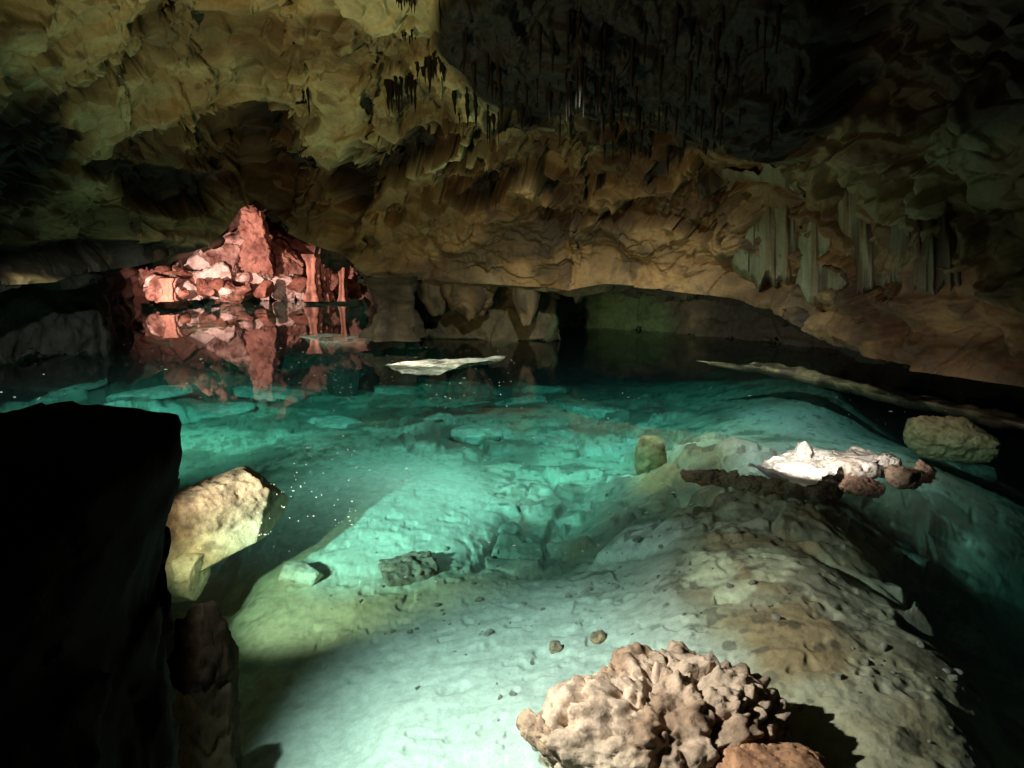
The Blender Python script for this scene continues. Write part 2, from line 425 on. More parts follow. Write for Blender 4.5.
def bed_base(x, y):
    px, py = project(x, y, np.full(len(x), -0.8))
    num = np.zeros(len(x)); den = np.full(len(x), 1e-12)
    for cx, cy, cz in zip(_npx, _npy, C[:, 2]):
        sy = 10 + 0.11 * max(cy - 300, 0)
        w = np.exp(-0.5 * (((px - cx) / 42) ** 2 + ((py - cy) / sy) ** 2)) + 1e-7 / (1 + ((px - cx) / 90) ** 2 + ((py - cy) / 40) ** 2)
        num += w * cz; den += w
    return num / den

def bed_full(x, y):
    b = bed_base(x, y)
    Pq = np.stack([x, y, x * 0], -1)
    px, py = project(x, y, b)
    dist = np.hypot(x, y)
    shal = sstep(-0.9, -0.2, b)
    wp = np.stack([fbm(Pq * 0.9, 3, 201), fbm(Pq * 0.9, 3, 202), x * 0], -1)
    f1, f2, cid, fac = voronoi((Pq + 0.35 * wp) * 0.75, 211)
    g1, g2, cid2, fac2 = voronoi((Pq + 0.2 * wp) * 2.3, 221)
    h1, h2, cid3, fac3 = voronoi(Pq * 9.0, 231)
    flat = blobs(px, py, [(860, 425, 200, 48, 8)])
    slab = (1 - flat) * sstep(-0.35, 0.1, fbm(Pq * 0.35, 3, 240)) * sstep(4.8, 6.5, dist)         # broken slabs lie farther out
    sand = blobs(px, py, [(360, 535, 140, 80, -15), (440, 690, 250, 130, 0)])
    h = b + 0.06 * fbm(Pq * 0.7, 4, 205) * (1 - 0.6 * shal)
    b1 = sstep(0.0, 0.09, f2 - f1); b2 = sstep(0.0, 0.14, g2 - g1)
    h = h + slab * (1 - sand) * (b1 * (0.10 * fac + 0.15 * cid) + b2 * (0.05 * fac2 + 0.10 * cid2 * (cid2 > 0.5)) - 0.12)
    h = h + 0.008 * fbm(Pq * 9, 4, 208) * (1 - 0.4 * sand) - 0.018 * sstep(0.25, 0.5, fbm(Pq * 6, 3, 209))
    h = h + 0.02 * fbm(Pq * 5, 4, 206) + 0.004 * fbm(Pq * 26, 3, 207)
    rub = sstep(0.05, 0.35, fbm(Pq * 1.1, 3, 260)) * (1 - 0.85 * sand)
    h = h + rub * (0.10 * np.clip(0.42 - g1, 0, 1) * (cid2 > 0.45) + 0.06 * np.clip(0.45 - h1, 0, 1) * (cid3 > 0.5))
    ridge = blobs(px, py, [(780, 560, 110, 110, 35), (860, 690, 130, 110, 30), (720, 490, 100, 45, 20)])
    h = h + ridge * (0.04 * fbm(Pq * 2.4, 4, 270) + 0.02 * np.clip(0.5 - g1, 0, 1) + 0.015 * np.clip(0.5 - h1, 0, 1))
    edge = blobs(px, py, [(935, 590, 45, 80, -20)])
    h = h + edge * b2 * (0.12 * fac2 + 0.16 * (cid2 - 0.5))
    return h, dict(px=px, py=py, slab=slab, sand=sand, rub=rub, ridge=ridge, cid=cid, cid2=cid2, cid3=cid3, g1=g1, h1=h1, Pq=Pq, f1=f1)

azb = np.concatenate([np.linspace(-1.5, -0.68, 60), np.linspace(-0.67, 0.67, 1150), np.linspace(0.68, 1.5, 60)])
db = np.concatenate([np.linspace(0.25, 1.7, 20)[:-1], 1.0 / np.linspace(1 / 1.7, 1 / 37.0, 700)])
AB, DB = np.meshgrid(azb, db)
bx, by = (np.sin(AB) * DB).ravel(), (np.cos(AB) * DB).ravel()
bz, bi = bed_full(bx, by)
bz = np.minimum(bz, 0.10)
Pq = bi['Pq']
colb = np.tile(np.array([0.46, 0.43, 0.33]), (len(bx), 1))
colb = mixc(colb, (0.30, 0.28, 0.22), 0.8 * sstep(-0.2, 0.4, fbm(Pq * 0.8, 4, 301)) * (1 - bi['sand']))
colb = mixc(colb, (0.52, 0.50, 0.42), 0.8 * (bi['cid2'] > 0.6) * bi['slab'])
colb = mixc(colb, (0.09, 0.09, 0.07), 0.9 * sstep(-0.02, 0.22, fbm(Pq * np.array([0.8, 0.9, 1]), 5, 302)) * np.maximum(bi['slab'], 0.8 * sstep(5.2, 6.5, np.hypot(bx, by))) * (1 - bi['sand']))
colb = mixc(colb, (0.13, 0.12, 0.09), 0.7 * sstep(0.05, 0.3, fbm(Pq * np.array([2.2, 2.6, 1]), 4, 312)) * (1 - bi['sand']) * (1 - bi['ridge']))
colb = mixc(colb, (0.20, 0.17, 0.12), 0.7 * bi['rub'] * (bi['cid3'] > 0.55))
colb = mixc(colb, (0.56, 0.53, 0.44), bi['sand'] * 0.9)
colb = mixc(colb, (0.34, 0.27, 0.16), bi['ridge'] * (0.6 + 0.4 * sstep(-0.2, 0.3, fbm(Pq * 1.4, 4, 303))))
colb = mixc(colb, (0.28, 0.16, 0.07), bi['ridge'] * 0.6 * sstep(0.12, 0.45, fbm(Pq * 1.9, 4, 304)))
colb = mixc(colb, (0.09, 0.07, 0.05), bi['ridge'] * 0.75 * sstep(0.12, 0.4, fbm(Pq * 2.7, 4, 305)))
crust = blobs(bi['px'], bi['py'], [(715, 570, 30, 22, 0), (770, 565, 40, 18, 15), (735, 590, 24, 12, -10)], 0.7 * fbm(Pq * 6, 4, 306))
colb = mixc(colb, (0.62, 0.56, 0.36), crust * 0.8)
lime = blobs(bi['px'], bi['py'], [(860, 425, 130, 22, 5), (820, 462, 90, 22, 0)])
colb = mixc(colb, (0.55, 0.53, 0.48), lime * 0.9 * (1 - bi['ridge'] * 0.4))
colb = mixc(colb, (0.07, 0.06, 0.045), 0.6 * sstep(0.28, 0.45, fbm(Pq * 9, 4, 308)) * (1 - 0.8 * bi['sand']))
bed = mesh_np('lake_bed', np.stack([bx, by, bz], -1), grid_faces(len(db), len(azb)), colb, M_bed)
tag(bed, kind='structure')
_qx, _qy = project(bx, by, bz)
_ok = (_qx > -60) & (_qx < 1090) & (_qy > 300) & (_qy < 800)
_qx, _qy, _q3 = _qx[_ok], _qy[_ok], np.stack([bx, by, bz], -1)[_ok]
def on_bed(px, py):
    """nearest bed point on the sight line"""
    dd_ = (_qx - px) ** 2 + (_qy - py) ** 2
    k = np.argpartition(dd_, 4)[:4]
    k = k[np.argmin(np.hypot(_q3[k, 0], _q3[k, 1]))]
    return _q3[k]

# water body
WX, WY0, WY1 = 36, -12, 40
V = [(-WX, WY0, 0), (WX, WY0, 0), (WX, WY1, 0), (-WX, WY1, 0), (-WX, WY0, -6), (WX, WY0, -6), (WX, WY1, -6), (-WX, WY1, -6)]
water = mesh_np('water', V, [(0, 1, 2, 3), (7, 6, 5, 4), (0, 4, 5, 1), (1, 5, 6, 2), (2, 6, 7, 3), (3, 7, 4, 0)], None, M_water, smooth=False)
tag(water, kind='structure')

# ---------------------------------------------------------------- rocks
import bmesh
_ico = {}
def ico(n):
    if n not in _ico:
        b = bmesh.new(); bmesh.ops.create_icosphere(b, subdivisions=n, radius=1)
        _ico[n] = (np.array([v.co[:] for v in b.verts]), np.array([[v.index for v in f.verts] for f in b.faces])); b.free()
    return _ico[n]

def rock_shape(size, seed, sub=5, cuts=7, cut=(0.62, 0.95), rough=0.10, knob=0.0, kscale=2.2, box=0.5):
    v, f = ico(sub); v = v.copy()
    r = np.random.default_rng(seed)
    p = 2 / (1 - box * 0.6)
    nv = v / (np.sum(np.abs(v) ** p, axis=1) ** (1 / p))[:, None]
    for k in range(cuts):
        n = r.normal(size=3); n /= np.linalg.norm(n); dlim = r.uniform(*cut)
        q = nv @ n; e = q - dlim
        nv = nv - np.where(e > 0, e * 0.92, 0)[:, None] * n
    sz = np.asarray(size, float)
    W = nv * sz; m = float(np.mean(sz))
    off = r.uniform(0, 50, 3)
    w = W / m + off
    dsp = rough * (fbm(w * 1.3, 4, seed) + 0.45 * fbm(w * 4.5, 4, seed + 9))
    f1 = None
    if knob:
        k1, k2, kc, kf = voronoi(w * kscale + 0.25 * np.stack([fbm(w * 3, 2, 1), fbm(w * 3, 2, 2), fbm(w * 3, 2, 3)], -1), seed + 3)
        j1, j2, jc, jf = voronoi(w * kscale * 2.3, seed + 5)
        lm = 0.35 + 0.65 * sstep(-0.25, 0.25, fbm(w * 1.5, 3, seed + 25))
        dsp = dsp + knob * lm * (0.55 - 1.3 * k1 * k1 + 0.45 * (kc - 0.5)) + 0.45 * knob * lm * (0.4 - j1 * j1)
        dsp = dsp - knob * 0.8 * sstep(0.10, 0.0, np.abs(fbm(w * 1.7, 4, seed + 21)))
        dsp = dsp + 0.22 * knob * fbm(w * 9, 5, seed + 26, 0.6)
        q1, q2, qc, qf = voronoi(w * kscale * 5.0, seed + 51)
        dsp = dsp + 0.16 * knob * (0.4 - q1 * q1) - 0.25 * knob * sstep(0.32, 0.5, fbm(w * 5.5, 3, seed + 27))
    n = v / np.linalg.norm(v, axis=1, keepdims=True)
    W = W + n * (dsp * m)[:, None]
    return W, f, w

def rot_z(W, deg, tilt=(0, 0)):
    a = math.radians(deg); tx, ty = math.radians(tilt[0]), math.radians(tilt[1])
    Rx = np.array([[1, 0, 0], [0, math.cos(tx), -math.sin(tx)], [0, math.sin(tx), math.cos(tx)]])
    Ry = np.array([[math.cos(ty), 0, math.sin(ty)], [0, 1, 0], [-math.sin(ty), 0, math.cos(ty)]])
    Rz = np.array([[math.cos(a), -math.sin(a), 0], [math.sin(a), math.cos(a), 0], [0, 0, 1]])
    return W @ (Rz @ Ry @ Rx).T

def rock(name, loc, size, seed, label, cat='rock', col=(0.4, 0.33, 0.24), col2=(0.2, 0.13, 0.08), rz=0, tilt=(0, 0), mat=None, group=None, c2=0.0, top=None, **kw):
    W, f, w = rock_shape(size, seed, **kw)
    c = np.tile(np.array(col, float), (len(W), 1))
    c = mixc(c, col2, 0.85 * sstep(-0.15, 0.4, fbm(w * 1.6, 4, seed + 31) + c2))
    c = mixc(c, [q * 0.35 for q in col2], 0.6 * sstep(0.2, 0.5, fbm(w * 5, 4, seed + 33)))
    W = rot_z(W, rz, tilt)
    if top is not None:                                  # a rough weathered upper half over a smooth face
        tcol, z0 = top
        m = sstep(-0.03, 0.03, W[:, 2] - z0 + 0.08 * fbm(w * 2.5, 4, seed + 40))
        nn = W / np.linalg.norm(W, axis=1, keepdims=True)
        W = W + nn * (m * (0.022 * fbm(w * 7, 4, seed + 41) + 0.014 * fbm(w * 16, 3, seed + 42)))[:, None]
        c = mixc(c, tcol, m * 0.95); c = mixc(c, [q * 0.4 for q in tcol], m * 0.8 * sstep(0.0, 0.35, fbm(w * 5, 4, seed + 43)))
    o = mesh_np(name, W, f, c, mat or M_rock)
    o.location = Vector([float(q) for q in loc])
    return tag(o, label, cat, group)

def part(name, parent, loc, size, seed, label, **kw):
    o = rock(name, [a - b for a, b in zip(loc, parent.location)], size, seed, label, None, **kw)
    o.parent = parent
    return o

TAN, BRN = (0.44, 0.33, 0.20), (0.26, 0.17, 0.10)
# near black rock, left
x, y = 0.0, 0.0
def nearrock():
    d = 1.75
    prof = [(-240, 430), (-60, 422), (0, 420), (50, 413), (95, 411), (140, 420), (172, 427), (182, 446), (179, 480), (170, 520), (164, 560), (158, 600), (166, 660), (172, 720), (176, 790), (180, 900), (170, 1100), (-240, 1100)]
    # outline resampled, then lofted backwards with a shrinking, wandering section
    pts = np.array([point(px, py, d / math.cos(azel(px, py)[0]))[[0, 2]] for px, py in [(a_ - 30, b_ + 6) for a_, b_ in prof]])
    seg = np.linalg.norm(np.diff(np.vstack([pts, pts[:1]]), axis=0), axis=1); cum = np.concatenate([[0], np.cumsum(seg)])
    n = 260; q = np.linspace(0, cum[-1], n, endpoint=False)
    cl = np.vstack([pts, pts[:1]])
    ox = np.interp(q, cum, cl[:, 0]); oz = np.interp(q, cum, cl[:, 1])
    cx, cz = ox.mean() - 0.1, oz.mean()
    rings = []
    secs = [(-0.62, 0.0), (-0.60, 0.45), (-0.52, 0.75), (-0.38, 0.90), (-0.2, 0.975), (0.0, 1.0), (0.16, 0.985), (0.30, 0.93), (0.42, 0.82), (0.52, 0.62), (0.58, 0.35), (0.60, 0.0)]
    ys = np.interp(np.linspace(0, len(secs) - 1, 90), range(len(secs)), [a for a, b in secs])
    ss = np.interp(np.linspace(0, len(secs) - 1, 90), range(len(secs)), [b for a, b in secs])
    V = np.concatenate([np.stack([cx + (ox - cx) * s_, np.full(n, d + y_), cz + (oz - cz) * s_], -1) for y_, s_ in zip(ys, ss)])
    nn = V - np.array([cx, d, cz]); nn /= np.linalg.norm(nn, axis=1, keepdims=True)
    V = V + nn * (0.045 * fbm(V * 3.5, 6, 400) + 0.018 * fbm(V * 14, 4, 401) + 0.05 * voronoi(V * 3.2, 402)[3])[:, None] * sstep(0, 0.4, np.repeat(ss, n))[:, None]
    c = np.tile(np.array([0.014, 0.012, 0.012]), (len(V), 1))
    o = mesh_np('boulder', V, grid_faces(90, n, True), c, M_black)
    recentre(o, (cx, d, -1.0))
    tag(o, 'large unlit black boulder in the near left corner, hiding part of the pool', 'boulder')
nearrock()
bl = ground(205, 700, -0.2)
rock('rock', (bl[0] - 0.04, bl[1] + 0.04, -0.50), (0.17, 0.34, 0.80), 11, 'dark brown rough rock in the water at the right foot of the black boulder', col=(0.045, 0.034, 0.02), col2=(0.02, 0.015, 0.01), rz=20, knob=0.08, rough=0.16, sub=6, mat=M_black)

# left lit boulder with the long shadow
g0 = ground(214, 506, -0.1)
rock('boulder', (g0[0] - 0.10, g0[1] + 0.05, -0.34), (0.86, 0.40, 0.38), 25, 'tan wedge shaped boulder with a rough brown top, shading the pool floor beside it', 'boulder', col=(0.58, 0.46, 0.30), col2=(0.50, 0.38, 0.24), rz=50, tilt=(-26, -9), cuts=8, cut=(0.62, 0.95), rough=0.05, sub=7, box=0.9, top=((0.27, 0.19, 0.12), 0.16))
g0 = ground(188, 575, -0.5)
rock('rock', (g0[0] - 0.05, g0[1], -0.5), (0.26, 0.2, 0.20), 26, 'small pale flat-topped rock beside the black boulder, just below the tan boulder', col=(0.6, 0.52, 0.36), col2=(0.4, 0.3, 0.18), rz=10, sub=5, rough=0.08)
x, y, z = on_bed(300, 580)
rock('rock', (x, y, z + 0.0), (0.24, 0.17, 0.14), 27, 'smooth pale sandy lump with a small dark shadow on its right', col=(0.58, 0.54, 0.42), col2=(0.5, 0.45, 0.34), rz=0, rough=0.07, cuts=4)
x, y, z = on_bed(405, 572)
rock('rock', (x, y, z + 0.02), (0.27, 0.2, 0.14), 28, 'brownish broken rock under water right of the pale sandy patch', col=(0.26, 0.2, 0.15), col2=(0.14, 0.10, 0.07), rz=25, knob=0.15, rough=0.15)

# knobbly rock
x, y = ground(668, 702, 0.0)
KN = rock('knobbly_rock', (x + 0.02, y + 0.03, -0.25), (0.55, 0.43, 0.34), 41, 'pinkish tan knobbly pitted rock breaking the water in the foreground', col=(0.46, 0.34, 0.23), col2=(0.22, 0.135, 0.075), rz=-20, sub=7, rough=0.26, knob=0.165, kscale=2.8, cuts=6, c2=0.05)
x, y = ground(541, 722, -0.06)
part('knob', KN, (x, y, -0.12), (0.13, 0.05, 0.06), 42, 'finger shaped brown knob pointing left', col=(0.42, 0.28, 0.17), col2=(0.22, 0.13, 0.08), rz=-42, tilt=(0, 14), rough=0.12, knob=0.2, kscale=2.0, sub=5)
x, y = ground(772, 760, 0.0)
rock('rock', (x, y - 0.02, -0.12), (0.24, 0.18, 0.15), 43, 'smooth rusty orange rock at the bottom edge, in front of the knobbly rock', col=(0.42, 0.22, 0.11), col2=(0.26, 0.12, 0.06), rz=-15, rough=0.16, knob=0.08, cuts=4, sub=6)
x, y, z = on_bed(556, 650)
rock('rock', (x, y, z + 0.02), (0.04, 0.035, 0.045), 44, 'small round tan stone with a white fleck, left of the knobbly rock top', col=(0.46, 0.30, 0.19), rz=10, sub=4, cuts=3)
x, y, z = on_bed(598, 640)
rock('rock', (x, y, z + 0.02), (0.05, 0.04, 0.04), 45, 'small rusty stone lying behind the top of the knobbly rock', col=(0.46, 0.26, 0.14), rz=10, sub=4, cuts=3, knob=0.2)

# rocks along the ridge top and the bright patch
x, y, z = on_bed(650, 468)
rock('stump_rock', (x, y, z + 0.13), (0.17, 0.15, 0.24), 51, 'stumpy olive brown stone standing alone beyond the left end of the ridge', col=(0.30, 0.23, 0.10), col2=(0.16, 0.11, 0.05), rough=0.14, cuts=5, box=0.7, sub=5, tilt=(0, 4))
RT = [(712, 468, .30, .13, 'dark rounded rock at the left end of the ridge crest', (0.17, .13, .08)),
      (750, 474, .20, .12, 'low dark rock on the ridge crest just left of the white patch', (0.19, .14, .09)),
      (778, 477, .18, .09, 'flat dark stone in front of the white lit rock', (0.16, .11, .07)),
      (823, 481, .20, .15, 'black rounded stone in front of the white patch, right of its middle', (0.05, .04, .03)),
      (862, 478, .21, .15, 'reddish brown rounded rock on the ridge, right of the white patch', (0.32, .18, .12))]
for k, (px, py, rx, rzz, lb, c) in enumerate(RT):
    x, y = ground(px, py, -0.02)
    rock('rock', (x, y, -0.10), (rx * 0.85, rx * 0.5, rzz * 0.55), 60 + k, lb, col=c, col2=[q * 0.6 for q in c], rz=[-8, 12, -15, 30, -20][k], rough=0.28, sub=6, cuts=6, knob=0.14, box=0.2)
WHT = (0.74, 0.68, 0.60)
WR = None
x, y = ground(801, 458, 0.0)
PEAK = (x, y)
for k, (px, py, s_, lb) in enumerate([(855, 466, .2, 'flat white rock right of the brightly lit peak'), (888, 463, .12, 'small pale rock at the right end of the white patch'), (925, 468, .11, 'pinkish tan stone sticking up at the far right of the white patch'), (905, 474, .16, 'low tan stone ledge right of the reddish ridge rock')]):
    x, y = ground(px, py, 0.0)
    rock('rock', (x, y, -0.03), (s_, s_ * 0.8, 0.10), 74 + k, lb, col=WHT if k < 2 else (0.5, 0.36, 0.25), col2=(0.5, 0.4, 0.32) if k < 2 else (0.3, 0.2, 0.12), rough=0.14, knob=0.15, sub=5, rz=30 * k)
# ledge rocks at the far right bank
x, y = ground(962, 421, 0.0)
rock('ledge_rock', (x, y + 0.15, -0.22), (0.46, 0.24, 0.25), 81, 'yellow brown flat ledge rock at the far right edge of the pool', col=(0.46, 0.34, 0.17), col2=(0.28, 0.19, 0.09), rz=-25, rough=0.18, knob=0.05, sub=6, box=0.7)
LEDGE = [(700, 361), (760, 368), (830, 381), (900, 398), (990, 417), (1060, 436)]
def ledge():
    n = 240; q = np.linspace(0, 1, n)
    px = np.interp(q, np.linspace(0, 1, len(LEDGE)), [a for a, b in LEDGE]); py = np.interp(q, np.linspace(0, 1, len(LEDGE)), [b for a, b in LEDGE])
    x, y = ground(px, py, 0.0)
    m = 24; th = np.linspace(0, 2 * pi, m, endpoint=False)
    dirv = np.stack([np.gradient(x), np.gradient(y)], -1); dirv /= np.linalg.norm(dirv, axis=1, keepdims=True)
    nv = np.stack([-dirv[:, 1], dirv[:, 0]], -1)
    ta = np.minimum(1, np.minimum(q, 1 - q) * 5 + 0.02)
    wv = (0.20 + 0.12 * fbm(np.stack([x * 1.3, y * 1.3, x * 0], -1), 3, 19)) * ta; hv = (0.035 + 0.07 * fbm(np.stack([x * 1.5, y * 1.5, x * 0], -1), 3, 9)) * ta
    V = np.zeros((n, m, 3))
    for j in range(m):
        cs, sn = math.cos(th[j]), math.sin(th[j])
        V[:, j, 0] = x + nv[:, 0] * (wv + wv * cs); V[:, j, 1] = y + nv[:, 1] * (wv + wv * cs)
        V[:, j, 2] = np.where(sn > 0, hv * sn, 0.14 * sn * ta)
    V = V.reshape(-1, 3); V = V + np.stack([0.16 * fbm(V * 2.2, 5, 1), 0.16 * fbm(V * 2.2, 5, 2), 0.05 * fbm(V * 4, 4, 3)], -1)
    c = np.tile(np.array([0.24, 0.19, 0.10]), (len(V), 1)); c = mixc(c, (0.08, 0.06, 0.035), sstep(-0.25, 0.3, fbm(V * 4, 3, 4))); c = mixc(c, (0.05, 0.045, 0.03), sstep(-0.03, -0.12, V[:, 2]))
    o = mesh_np('rock_ledge', V, grid_faces(n, m, True), c, M_rock)
    recentre(o, (x[n // 2], y[n // 2], 0))
    tag(o, 'long thin low rock ledge edging the pool under the dark right wall', 'ledge')
ledge()

# bright far shelves at the water line
def shelf(outline, label, seed, z0=0.012, col=(0.55, 0.50, 0.38), thick=2.4, col2=(0.2, 0.17, 0.11), name='rock_shelf', cat='rock shelf', wob=1.0, amp=0.0):
    px = np.array([a for a, b in outline], float); py = np.array([b for a, b in outline], float)
    x, y = ground(px, py, 0.0)
    n = 160; k = len(x); q = np.linspace(0, k, n, endpoint=False)
    xp = np.interp(q, np.arange(k + 1), np.append(x, x[0])); yp = np.interp(q, np.arange(k + 1), np.append(y, y[0]))
    cx, cy = xp.mean(), yp.mean(); R = 40
    V = []
    for i in range(R):
        s_ = i / (R - 1)
        V.append(np.stack([cx + (xp - cx) * s_, cy + (yp - cy) * s_, np.full(n, z0)], -1))
    for i in range(1, 8):
        s_ = 1.02 - 0.13 * i
        V.append(np.stack([cx + (xp - cx) * s_, cy + (yp - cy) * s_, np.full(n, z0 - thick * (i / 7) ** 2)], -1))
    V = np.concatenate(V)
    n1 = fbm(V * np.array([1.6, 1.6, 1.0]), 5, seed); n2 = fbm(V * 5.0, 4, seed + 1)
    V[:, 2] += (0.05 * n1 + 0.018 * n2) + amp * (fbm(V * np.array([6.0, 6.0, 1.0]), 4, seed + 7) + 0.5 * fbm(V * 18.0, 3, seed + 8))
    V[:, 0] += amp * 0.9 * fbm(V * 7, 3, seed + 9); V[:, 1] += amp * 1.6 * fbm(V * 7, 3, seed + 10)
    V[:, 0] += wob * 0.12 * fbm(V * 1.4 / wob, 4, seed + 5); V[:, 1] += wob * 0.2 * fbm(V * 1.4 / wob, 4, seed + 6)
    c = np.tile(np.array(col), (len(V), 1)); c = mixc(c, col2, 0.7 * sstep(-0.05, 0.3, fbm(V * np.array([2.5, 5.0, 3.0]), 5, seed + 2))); c = mixc(c, (0.05, 0.045, 0.035), sstep(-0.06, -0.2, V[:, 2]))
    o = mesh_np(name, V, grid_faces(R + 7, n, True), c, M_rock)
    recentre(o, (cx, cy, 0))
    return tag(o, label, cat)
shelf([(382,366),(420,360),(470,358.5),(512,357),(500,361),(470,366),(440,373),(400,373)], 'low pale shelf in mid pool caught by a thin beam of white light', 501, thick=0.12, col2=(0.10, 0.085, 0.05), amp=0.012)
shelf([(300,336.5),(330,333),(352,333),(376,336),(372,340),(350,341),(318,340)], 'small low rock shelf with a bright right tip, in front of the dark alcove', 502, z0=0.0)
shelf([(158,327),(190,323),(230,324),(225,327.5),(190,329.5)], 'pale rock shelf at the water line in front of the pink grotto, on its left', 503, z0=0.0)
shelf([(225,317),(262,313.5),(305,314),(290,318),(250,319)], 'reddish rock shelf at the water line in the mouth of the grotto', 504, z0=-0.01, col=(0.4, 0.3, 0.24))

WR = shelf([(744,468),(768,457),(786,451),(800,445),(814,449),(832,452),(862,449),(895,455),(880,461),(852,466),(838,471),(822,480),(803,485),(782,476)], 'brightly lit white flat rock breaking the water beyond the ridge crest', 511, z0=0.005, col=(0.78, 0.72, 0.64), thick=0.7, col2=(0.62, 0.54, 0.45), name='white_rock', cat='rock', wob=0.35, amp=0.045)
part('peak', WR, (PEAK[0], PEAK[1], -0.02), (0.085, 0.085, 0.16), 72, 'pointed white peak at the back', col=WHT, col2=(0.66, 0.58, 0.5), rough=0.22, sub=5, knob=0.15)
# submerged slabs
SL = [(215,412,.95,.35,'broad pale slab under water behind the black boulder'),(335,425,.8,.4,'teal lit slab under water beyond the shadow of the tan boulder'),
      (262,392,1.1,.4,'long smooth slab under water below the reflected grotto peak'),(420,418,.55,.3,'small pale slab in the middle of the pool floor'),
      (520,402,.7,.25,'flat greenish slab under water left of the long narrow slab'),(590,413,.85,.14,'long narrow bright edged slab lying tilted on the pool floor'),
      (470,408,.6,.25,'squarish dim slab under water in the pool centre'),(545,392,.6,.25,'dim flat slab far out under water'),
      (400,392,.7,.3,'dark edged slab under water below the light beam'),(150,395,.9,.35,'dim slab under water above the black boulder'),
      (60,385,1.0,.4,'wide dim slab under water near the left edge'),(480,432,.5,.3,'pale wedge shaped slab at the edge of the teal shallows'),
      (560,440,.45,.25,'small tilted slab left of the stumpy stone'),(905,560,.22,.16,'pale blocky rock on the steep right side of the ridge'),
      (935,600,.2,.16,'grey angular rock low on the right side of the ridge'),(955,635,.2,.15,'dim greenish rock at the foot of the ridge, right edge'),(965,470,.5,.2,'dim olive slab under water near the right edge')]
for k, (px, py, a, b, lb) in enumerate(SL):
    x, y, z = on_bed(px, py)
    rock('submerged_slab', (x, y, min(z - 0.02, -0.12)), (a * 0.8, b * 1.25, 0.14 if a > .3 else 0.13), 120 + k, lb, 'slab', col=(0.50, 0.48, 0.40), col2=(0.3, 0.28, 0.22), rz=[-12, 20, 5, -30, 12, -24, 35, -8, 15, 0, 10, -20, 30, 40, 20, 60, 5][k], tilt=(8 - 5 * (k % 4), 5 * (k % 3) - 4), box=0.9, cuts=9, cut=(0.55, 0.9), rough=0.07, sub=5, mat=M_rock)

# small stones on the floor
protos = []
for k in range(5):
    W, f, w = rock_shape((1, 0.8, 0.6), 300 + k, sub=3, cuts=6, rough=0.14)
    c = np.tile(np.array([0.44, 0.40, 0.31]), (len(W), 1)); c = mixc(c, (0.30, 0.25, 0.18), sstep(-0.2, 0.3, fbm(w * 2, 3, 7)))
    o = mesh_np('pebble', W, f, c, M_rock); protos.append(o)
r = random.Random(5); cnt = 0
zones = [((330, 640), (500, 640), 80), ((600, 800), (490, 620), 60), ((480, 700), (440, 520), 40), ((820, 960), (640, 760), 20), ((400, 560), (620, 750), 14)]
for (x0, x1), (y0, y1), n in zones:
    for i in range(n):
        px, py = r.uniform(x0, x1), r.uniform(y0, y1)
        if 250 < px < 460 and 470 < py < 560 and r.random() < 0.8: continue
        x, y, z = on_bed(px, py)
        if cnt < 5: o = protos[cnt]
        else:
            o = protos[r.randrange(5)].copy(); COL.objects.link(o)
        s_ = 0.009 + 0.028 * r.random() ** 3.5
        o.location = (x, y, z + s_ * 0.25); o.scale = (s_ * r.uniform(.8, 1.3), s_ * r.uniform(.7, 1.1), s_ * r.uniform(.7, 1.1)); o.rotation_euler = (r.uniform(-.4, .4), r.uniform(-.4, .4), r.uniform(0, 6.3))
        tag(o, 'small brown pebble lying on the pale pool floor', 'pebble', 'pebbles scattered on the pool floor'); cnt += 1

# ---------------------------------------------------------------- grotto
def gp(px, py, d): return point(px, py, d)
PK = ((0.40, 0.24, 0.18), (0.15, 0.06, 0.042))
gi = 0
GR = [(152,278,19,.55,.30,'reddish rock at the far left tip of the lit grotto'),(172,284,19,.6,.5,'broken pink rock on the left of the grotto floor'),(187,291,18,.45,.32,'tall pale rock beside a black gap, left in the grotto'),
      (208,284,21,.75,.5,'pink boulder under the bright slab in the grotto'),(232,282,21,.6,.5,'reddish boulder in the middle of the grotto pile'),(228,292,19,.5,.25,'low pink rock at the grotto water line, left of centre'),
      (255,276,22,.7,.6,'brown red boulder at the centre of the grotto pile'),(262,284,19.5,.62,.42,'bright pale boulder at the centre of the grotto'),(245,291,19,.6,.2,'flat dull red rock at the grotto water line'),
      (288,276,22,.7,.5,'rounded pink boulder right of centre in the grotto'),(283,288,19.5,.5,.3,'small red rock at the water line right of the bright boulder'),(272,266,23.5,.8,.55,'dark red boulder high in the grotto pile'),
      (243,262,24,.9,.6,'smooth pink boulder below the grotto peak'),(300,288,19.5,.4,.35,'pale wedge rock left of the grotto columns'),(222,294,18.5,.35,.12,'small flat pale rock on the water in the grotto'),
      (333,278,19.5,.5,.5,'dull red rock behind the right hand grotto columns'),(345,290,18.5,.45,.4,'dark reddish rock at the right end of the grotto')]
for px, py, d, sx, sz, lb in GR:
    d = 25.2 + 0.11 * (297 - py); sx *= 1.35; sz *= 1.35
    p = gp(px, py, d)
    br = 'bright' in lb or 'pale' in lb
    rock('boulder', p, (sx, sx * 0.8, sz), 600 + gi, lb, 'boulder', col=(0.80, 0.70, 0.62) if br else PK[0], col2=(0.6, 0.45, 0.38) if br else PK[1], rz=37 * gi, tilt=(10 * (gi % 3) - 10, 12 * (gi % 4) - 16), cuts=10, cut=(0.45, 0.8), rough=0.22, knob=0.08, kscale=3.0, sub=5, mat=M_grotto, box=0.5, c2=-0.1 if br else 0.1)
    gi += 1
p = gp(203, 268, 28)
